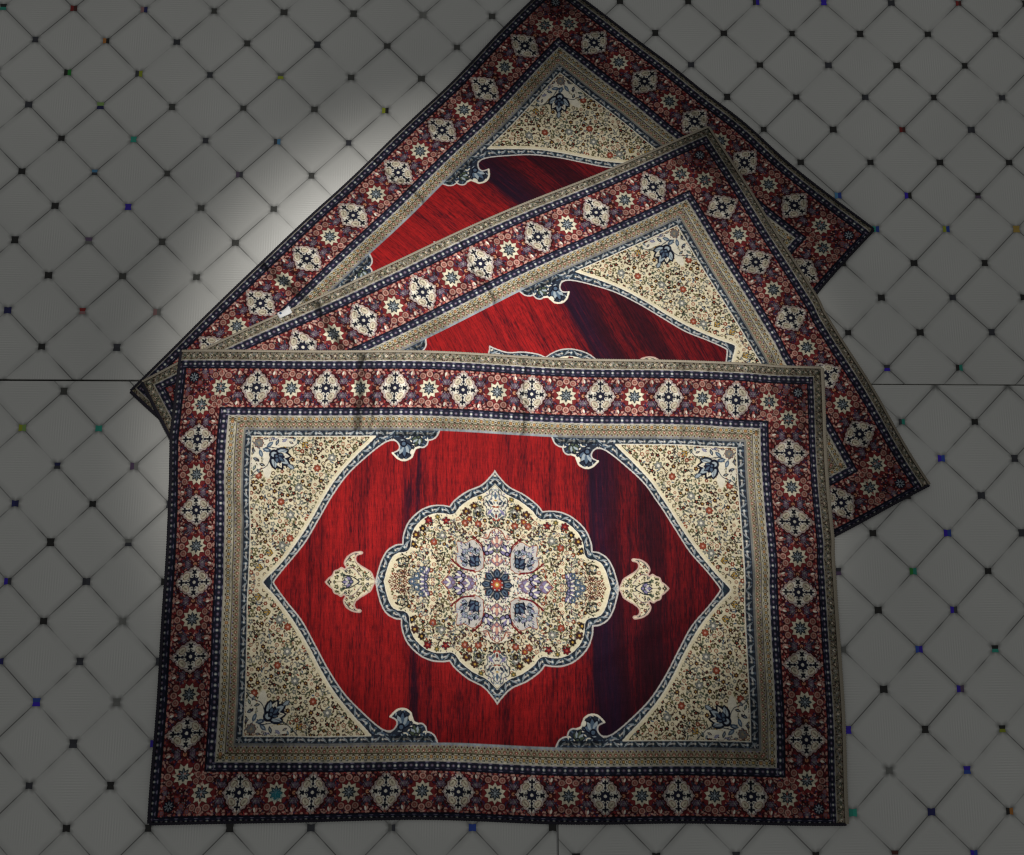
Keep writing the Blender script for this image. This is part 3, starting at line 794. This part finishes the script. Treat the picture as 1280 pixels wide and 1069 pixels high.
# iridescent glints painted as plain colour on an inlay's two halves: (photograph x, y, half A, half B)
TINT = [(92, 11, 'r', 'e'), (181, 12, 'p', 'n'), (3, 10, 'k', 't'), (130, 52, 'o', 'k'), (85, 90, 'k', 'g'), (176, 93, 's', 'y'), (123, 132, 'l', 'n'), (169, 175, 't', 't'), (117, 216, 'b', 's'),
        (161, 258, 'v', 'v'), (105, 300, 'm', 'f'), (10, 387, 'n', 'n'), (104, 388, 'r', 'p'), (199, 388, 'p', 'f'), (354, 95, 'f', 'y'), (347, 178, 's', 'b'), (482, 138, 'y', 'k'), (300, 218, 'm', 's'), (528, 19, 'f', 'f'),
        (28, 536, 'y', 'l'), (122, 537, 't', 't'), (72, 582, 'n', 's'), (167, 582, 'm', 'f'), (10, 727, 'v', 's'), (2, 826, 'v', 'n'), (45, 878, 'u', 'v'), (20, 630, 'n', 'n'), (191, 934, 'v', 'f'), (108, 725, 's', 's'), (593, 1032, 'u', 'u'),
        (490, 1032, 'f', 's'), (146, 877, 'f', 'f'), (153, 775, 'f', 'f'), (100, 827, 's', 's'), (161, 678, 'f', 's'),
        (1031, 3, 'v', 'v'), (946, 3, 's', 'v'), (1199, 3, 'r', 'e'), (1128, 162, 'r', 'e'), (1047, 243, 'b', 'u'), (1134, 242, 'v', 'k'), (1222, 243, 'k', 'm'), (1096, 287, 't', 'u'), (1181, 288, 'y', 'u'), (1272, 287, 'a', 'a'), (1109, 461, 's', 'v'),
        (1199, 461, 'k', 't'), (1171, 485, 'v', 'u'), (1126, 527, 's', 't'), (1178, 573, 'v', 'u'), (1184, 666, 'v', 'u'), (1141, 714, 'g', 't'), (1047, 714, 's', 'm'), (1191, 763, 'v', 's'), (1147, 812, 'u', 'v'), (1198, 861, 'v', 'm'),
        (1061, 911, 'v', 'v'), (1255, 911, 'k', 'y'), (1211, 962, 'v', 'u'), (1067, 1015, 't', 't'), (1266, 1015, 'k', 'o'), (1165, 1015, 'n', 'n'), (1244, 812, 'k', 't'), (1222, 1062, 'v', 'u'), (1115, 1062, 'e', 'f'), (1110, 962, 'f', 'f'), (1053, 812, 'f', 'f')]
def rotm(rx, ry):
    c, s = math.cos(rx), math.sin(rx); X = np.array([[1, 0, 0], [0, c, -s], [0, s, c]])
    c, s = math.cos(ry), math.sin(ry); Y = np.array([[c, 0, s], [0, 1, 0], [-s, 0, c]])
    return Y@X
RM = rotm(CAM_RX, CAM_RY)
def on_floor(px, py, z=0.0):
    """where a line of sight of the survey photograph meets the height z"""
    d = RM@np.array([(px-640)/FOC, -(py-534.5)/FOC, -1]); t = (z-CAM_H)/d[2]
    return d[:2]*t
TINT_W = [(on_floor(x, y), a, b) for x, y, a, b in TINT]

fl = mesh_obj('floor', [(-6.2, -6.2, -0.012), (6.2, -6.2, -0.012), (6.2, 6.2, -0.012), (-6.2, 6.2, -0.012)], [(0, 1, 2, 3)], M_grout, smooth=False)
fl['kind'] = 'structure'; fl['label'] = 'grey satin tiled floor with diamond grooves and small dark square inlays'
rngf = random.Random(3)
for ix in range(-3, 3):
    for iy in range(-3, 3):
        if (ix, iy) in PH: ox, oy, rot = PH[(ix, iy)]
        else: ox, oy, rot = SEAM_X+(ix+.5)*TW+rngf.uniform(-.05, .05), SEAM_Y+(iy+.5)*TW, rngf.uniform(-.004, .004)
        gx0 = 0.0019; gy = GAPX.get(ix, 0.003)
        x0, x1 = SEAM_X+ix*TW+gx0, SEAM_X+(ix+1)*TW-gx0
        y0, y1 = SEAM_Y+iy*TW+gy*.5, SEAM_Y+(iy+1)*TW-gy*.5
        c, s = math.cos(rot), math.sin(rot)
        def loc(x, y):
            dx, dy = x-ox, y-oy
            return (dx*c+dy*s, -dx*s+dy*c)
        b = 0.0012
        ring = lambda i, z: [(*loc(x0+i, y0+i), z), (*loc(x1-i, y0+i), z), (*loc(x1-i, y1-i), z), (*loc(x0+i, y1-i), z)]
        co = ring(b, 0)+ring(0, -b)+ring(0, -0.0115)
        q = [(0, 1, 2, 3)]
        for r_ in (0, 4):
            for k in range(4): q.append((r_+k, r_+4+k, r_+4+(k+1) % 4, r_+(k+1) % 4))
        t = mesh_obj('tile', co, q, M_tile, fl, smooth=False)
        t.location = (ox, oy, 0); t.rotation_euler = (0, 0, rot)
        # square inlays, each slightly pinched, laid 0.3 mm proud
        sc, sq, scol = [], [], []
        nn = int(TW/D*2)+30
        for i in range(-nn, nn):
            for j in range(-nn, nn):
                if (i+j) % 2: continue
                lx, ly = i*D/2, j*D/2
                wx, wy = ox+lx*c-ly*s, oy+lx*s+ly*c
                if not (x0+.006 < wx < x1-.006 and y0+.003 < wy < y1-.003): continue
                near = wx > -1.6 and wx < 1.7 and wy > -1.1 and wy < 1.9
                A = B = rngf.choice('kkkkkkss')
                for (p, a_, b_) in TINT_W:
                    if abs(p[0]-wx)+abs(p[1]-wy) < 0.03: A, B = a_, b_
                h = 0.0080*rngf.uniform(.86, 1.08)
                vert = rngf.random() < .6
                ca = [np.array(KINDS[A])*rngf.uniform(.8, 1.2), np.array(KINDS[B])*rngf.uniform(.8, 1.2)]
                if wx > -1.0 and wx < 0.1 and wy > 0.3 and wy < 1.5 and A == 'k': ca = [np.array((.05, .05, .045))]*2  # dark inlays paler here: wash of floor glare put into their colour
                jj = h*.82
                for hf in (0, 1):
                    if vert: pts = [(-h, -h), (0, -jj), (0, jj), (-h, h)] if hf == 0 else [(0, -jj), (h, -h), (h, h), (0, jj)]
                    else: pts = [(-h, h), (-jj, 0), (jj, 0), (h, h)][::1] if hf == 0 else [(-jj, 0), (-h, -h), (h, -h), (jj, 0)]
                    n0 = len(sc)
                    y1c = [y0 + 0, 0]
                    for (u, v) in pts:
                        sc.append((lx+u, ly+v, 0.0003)); scol.append(ca[hf])
                    sq.append((n0, n0+1, n0+2, n0+3))
        sobj = mesh_obj('inlay', sc, sq, M_stud, t, np.array(scol), smooth=False)

# the upright joints are filled with a paler cord than the level ones
for ix in range(-2, 3):
    x = SEAM_X+ix*TW-.0004
    mesh_obj('joint_filler', [(x-.0012, -5.2, -.0008), (x+.0002, -5.2, -.0008), (x+.0002, 5.2, -.0008), (x-.0012, 5.2, -.0008)], [(0, 1, 2, 3)], M_joint, fl, smooth=False)
# ---------------------------------------------------------------- three rugs, fanned and overlapping
LIN, PF = full_design()
T = 0.009                                              # thickness of one rug
NU, NV = 1360, 930

def xy(px, py): return on_floor(px, py, 0.006)
CORN = {   # top-left, top-right, bottom-right, bottom-left
    'front': [xy(230, 440), xy(1024, 461), xy(1060, 1029), xy(190, 1027)],
    'middle': [xy(180, 478), xy(885, 163), xy(1162, 607), None],
    'back': [xy(164, 488), xy(697, -25), xy(1092, 290), None]}
for k in ('middle', 'back'):
    a, b, c, _ = CORN[k]; CORN[k][3] = a+(c-b)
# what of the woven design falls between the edges (mm from centre)
SU = {'front': ([0, 14, 99, 119, 155, 174, 714, 1264, 1288, 1320, 1338, 1435, 1449, 1470], [-723, -712, -615, -597, -562, -543, 0, 543, 562, 597, 615, 712, 730, 751]),
      'middle': ([0, 1470], [-751, 747]), 'back': ([0, 1470], [-742, 741])}
SV = {'front': ([0, 21, 38, 130, 147, 179, 509, 841, 878, 896, 980, 990], [-507, -489, -472, -380, -363, -331, 0, 331, 363, 380, 472, 482]),
      'middle': ([0, 990], [-507, 482]), 'back': ([0, 30, 990], [-491, -464, 482])}
BOW = {'front': (0.004, 0.0, -0.004, 0.006), 'middle': (0.014, 0.004, 0.0, 0.0), 'back': (0.0, 0.006, 0.0, 0.0)}  # outward bow of top, right, bottom, left

def sdf_quad(P, Xw, Yw):
    d = np.full(Xw.shape, 1e9); n = len(P); cx_, cy_ = np.mean([p[0] for p in P]), np.mean([p[1] for p in P])
    for i in range(n):
        a, b = P[i], P[(i+1) % n]; e = b-a; e = e/np.hypot(*e); nn = np.array([-e[1], e[0]])
        if (cx_-a[0])*nn[0]+(cy_-a[1])*nn[1] < 0: nn = -nn
        d = np.minimum(d, (Xw-a[0])*nn[0]+(Yw-a[1])*nn[1])
    return d
def sstep(x): x = np.clip(x, 0, 1); return x*x*(3-2*x)
def over(P, X, Y): return sstep((sdf_quad(P, X, Y)+0.045)/0.040)

def wrinkle(X, Y, seed):
    r = np.random.RandomState(seed); z = 0*X
    for k in range(7):
        a = r.uniform(0, PI); f = r.uniform(2.5, 9); ph = r.uniform(0, 6.3)
        z = z+np.sin(2*PI*f*(X*math.cos(a)+Y*math.sin(a))+ph)/f
    return z*0.0009

def warp(name, s, t):
    a, b, c, d = CORN[name]; bt, br, bb, bl = BOW[name]
    s_, t_ = s[..., None], t[..., None]
    # perspective-true quad: the ratio of the sides keeps the pattern square across a rug whose edges taper
    dx1, dx2, sm_ = b-c, d-c, a-b+c-d
    den = dx1[0]*dx2[1]-dx1[1]*dx2[0]
    g = (sm_[0]*dx2[1]-sm_[1]*dx2[0])/den; h = (dx1[0]*sm_[1]-dx1[1]*sm_[0])/den
    P = ((b-a+g*b)*s_+(d-a+h*d)*t_+a)/(g*s_+h*t_+1)
    ux = (b-a)/np.hypot(*(b-a)); uy = (d-a)/np.hypot(*(d-a))
    ws = 4*s_*(1-s_); wt = 4*t_*(1-t_)
    P = P-uy*bt*ws*(1-t_)+ux*br*wt*s_+uy*bb*ws*t_-ux*bl*wt*(1-s_)
    if name == 'front':                                  # the lower left corner was pulled in a little when it was laid
        w = (1-s_)**4*t_*np.clip(s_/.05, 0, 1)*np.clip((1-t_)/.06, 0, 1); P = P+w*(ux*.013-uy*.010)
    if name == 'middle':                                 # slack pile pushed down along the upper side
        w = sstep((.95-s_)/.55)*np.interp(t_, [0, .03, .09, .18, .35, 1], [0, .35, .75, 1.15, .9, 0])*np.clip(s_/.1, 0, 1); P = P+uy*w*.017
    seed = {'front': 1, 'middle': 2, 'back': 3}[name]; r = np.random.RandomState(seed)
    for k in range(5):                                   # the edges are never quite straight
        f = r.uniform(1.2, 5); ph = r.uniform(0, 6.3); am = 0.0016/f*2
        P = P+uy*am*np.sin(2*PI*f*s_+ph)+ux*am*np.sin(2*PI*f*t_+ph*1.7)
    return P

def top_z(name, X, Y):
    z = T+0*X
    if name in ('middle', 'front'): z = z+T*1.02*over(CORN['back'], X, Y)
    if name == 'front': z = z+T*1.02*over(CORN['middle'], X, Y)
    return z+np.clip(wrinkle(X, Y, 5)+0.0008*({'back': 0, 'middle': 1, 'front': 2}[name]), -0.001, 0.004)

PART = {0: 'border', 1: 'field', 2: 'central_medallion', 3: 'corner_spandrel', 4: 'pendant'}
LAB = {0: None}
def build_rug(name, label):
    root_xy = np.mean(CORN[name], 0)
    root = empty('rug', (float(root_xy[0]), float(root_xy[1]), 0))
    root['label'] = label; root['category'] = 'rug'; root['group'] = 'red medallion rugs fanned out on the tiled floor'
    s = np.linspace(0, 1, NU); t = np.linspace(0, 1, NV)
    Sg, Tg = np.meshgrid(s, t)
    P = warp(name, Sg, Tg); X, Y = P[..., 0], P[..., 1]
    # design lookup
    u = np.interp(s*1470, *SU[name]); v = np.interp(t*990, *SV[name])
    H, Wd = PF.shape
    ju = np.clip((u+QW)/RES, 2, Wd-3); iv = np.clip((v+QH)/RES, 2, H-3)
    def samp(dy, dx):
        return LIN[np.clip(np.round(iv+dy-.5).astype(int), 0, H-1)][:, np.clip(np.round(ju+dx-.5).astype(int), 0, Wd-1)]
    colr = (samp(-.5, -.5)+samp(-.5, .5)+samp(.5, -.5)+samp(.5, .5))/4
    # each rug was dyed and has been walked on differently
    rr = np.random.RandomState({'front': 60, 'middle': 71, 'back': 82}[name])
    nap = .86+.28*noise2(rr, NV, NU, 190, 150)+.10*(noise2(rr, NV, NU, 40, 22)-.5)+.12*(noise2(rr, NV, NU, 500, 9)-.5)
    colr = colr*nap[..., None]
    pid = PF[np.round(iv).astype(int)][:, np.round(ju).astype(int)]
    nr = np.random.RandomState(40+len(name))
    # the outermost centimetre runs into the selvedge
    Z = top_z(name, X, Y)
    # pile relief: knots, and motifs cut a little lower than the ground
    lum = colr.mean(-1)
    Z = Z+0.00022*(nr.rand(NV, NU)-.5)+0.00045*np.clip(lum, 0, .6)
    e = np.minimum(np.minimum(Sg, 1-Sg)*1.47, np.minimum(Tg, 1-Tg)*.99)
    Z = Z-0.0045*(1-np.clip(e/{'front': .010, 'middle': .014, 'back': .020}[name], 0, 1))**2
    if name == 'front':                                  # a turquoise stain on one star of the lower border
        m = np.exp(-(((u[None]+463)/15)**2+((v[:, None]-431)/13)**2))*(.55+.9*nr.rand(NV, NU))
        m = np.clip(m*1.5-.35, 0, .9)[..., None]
        colr = colr*(1-m)+np.array([.015, .16, .20])*m
    idx = np.arange(NU*NV).reshape(NV, NU)
    Q = np.stack([idx[:-1, :-1], idx[1:, :-1], idx[1:, 1:], idx[:-1, 1:]], -1)
    qp = pid[:-1, :-1]
    uc = (u[:-1]+u[1:])[None]/2+0*qp; vc = (v[:-1]+v[1:])[:, None]/2+0*qp
    co = np.stack([X-root_xy[0], Y-root_xy[1], Z], -1).reshape(-1, 3); cl = colr.reshape(-1, 3)
    def emit(nm, mask):
        q = Q[mask]
        if len(q) == 0: return
        used, inv = np.unique(q.ravel(), return_inverse=True)
        return mesh_obj(nm, co[used], inv.reshape(-1, 4), M_pile, root, cl[used])
    emit('border', qp == 0); emit('field', qp == 1); emit('central_medallion', qp == 2)
    for sx in (-1, 1):
        emit('pendant', (qp == 4) & (uc*sx > 0))
        for sy in (-1, 1): emit('corner_spandrel', (qp == 3) & (uc*sx > 0) & (vc*sy > 0))
    # selvedge binding: a stitched cord along each edge
    def bind(nm, ss, tt, nx_s, nx_t, mat, rad):
        n = len(ss); Pc = warp(name, ss, tt)
        Pn = warp(name, ss+nx_s*.001, tt+nx_t*.001)-Pc; Pn = Pn/np.linalg.norm(Pn, axis=1)[:, None]
        zt = top_z(name, Pc[:, 0], Pc[:, 1]); K = 9; vs = []
        jit = 1+.10*np.sin(np.arange(n)*1.9)+.06*nr.rand(n)
        for k in range(K):
            th = PI*(1.15-1.45*k/(K-1)) ; th = PI/2*1.25-(PI*1.2)*k/(K-1)
            off = (math.cos(th)*rad)*jit; hz = math.sin(th)
            r2 = np.full(n, T*.5)
            vs.append(np.stack([Pc[:, 0]+Pn[:, 0]*off-root_xy[0], Pc[:, 1]+Pn[:, 1]*off-root_xy[1], zt-T*.5+r2*hz*.93*jit], 1))
        V = np.array(vs); q = []
        i = np.arange(n-1)
        for k in range(K-1): q.append(np.stack([k*n+i, k*n+i+1, (k+1)*n+i+1, (k+1)*n+i], 1))
        return mesh_obj(nm, V.reshape(-1, 3), np.concatenate(q), mat, root)
    L = np.linspace(0, 1, 900); Ls = np.linspace(0, 1, 620); O, I = np.zeros(900), np.ones(900)
    bind('selvedge', L, O, 0, -1, M_darkbind if name == 'back' else M_cotton, .0045)
    bind('selvedge', np.ones(620), Ls, 1, 0, {'front': M_cotton, 'middle': M_back, 'back': M_darkbind}[name], .0065 if name == 'front' else .0050)
    bind('selvedge', L, I, 0, 1, M_darkbind, .0045)
    bind('selvedge', np.zeros(620), Ls, -1, 0, M_darkbind, .0055)
    # woven back
    ng = 90; sg, tg = np.meshgrid(np.linspace(.001, .999, ng), np.linspace(.001, .999, ng)); Pb = warp(name, sg, tg)
    Zb = top_z(name, Pb[..., 0], Pb[..., 1])-T*.93
    ib = np.arange(ng*ng).reshape(ng, ng)
    mesh_obj('backing', np.stack([Pb[..., 0]-root_xy[0], Pb[..., 1]-root_xy[1], Zb], -1).reshape(-1, 3),
             np.stack([ib[:-1, :-1], ib[:-1, 1:], ib[1:, 1:], ib[1:, :-1]], -1).reshape(-1, 4), M_back, root)
    return root

R_back = build_rug('back', 'rearmost red rug, most steeply turned, lying under the other two')
R_mid = build_rug('middle', 'red medallion rug lying between the other two, with a white tag on its upper edge')
R_front = build_rug('front', 'whole red and cream medallion rug lying on top, turquoise stain on its lower border')

# white care tag sewn on the middle rug's upper edge
def tag():
    s0 = 0.243; n = 9
    rows = []
    for j, off in enumerate(np.linspace(-0.009, 0.005, 4)):
        ss = np.linspace(s0-0.011, s0+0.011, n); P = warp('middle', ss, np.zeros(n)); a, b, c, d = CORN['middle']
        uy = (a-d)/np.hypot(*(a-d)); P = P+uy*(off*(1+.25*np.linspace(0, 1, n))+.004*np.linspace(0, 1, n)**2)[:, None]
        z = top_z('middle', P[:, 0], P[:, 1])+0.0022-0.10*max(off, 0)+0.0014*np.sin(np.linspace(0, 7, n)+off*200)
        rows.append(np.stack([P[:, 0]-R_mid.location[0], P[:, 1]-R_mid.location[1], z], 1))
    V = np.array(rows); i = np.arange(4*n).reshape(4, n)
    q = np.stack([i[:-1, :-1], i[:-1, 1:], i[1:, 1:], i[1:, :-1]], -1).reshape(-1, 4)
    o = mesh_obj('care_tag', V.reshape(-1, 3), q, M_tag, R_mid)
    m = o.modifiers.new('thickness', 'SOLIDIFY'); m.thickness = 0.0006
    c = V[2, 2]; vs = [(c[0]+0.0030*math.cos(k*PI/5), c[1]+0.0026*math.sin(k*PI/5), c[2]+0.0016) for k in range(10)]
    me = bpy.data.meshes.new('printed_mark'); me.from_pydata(vs, [], [tuple(range(10))]); me.materials.append(M_tagink)
    k = bpy.data.objects.new('printed_mark', me); COL.objects.link(k); k.parent = o
tag()
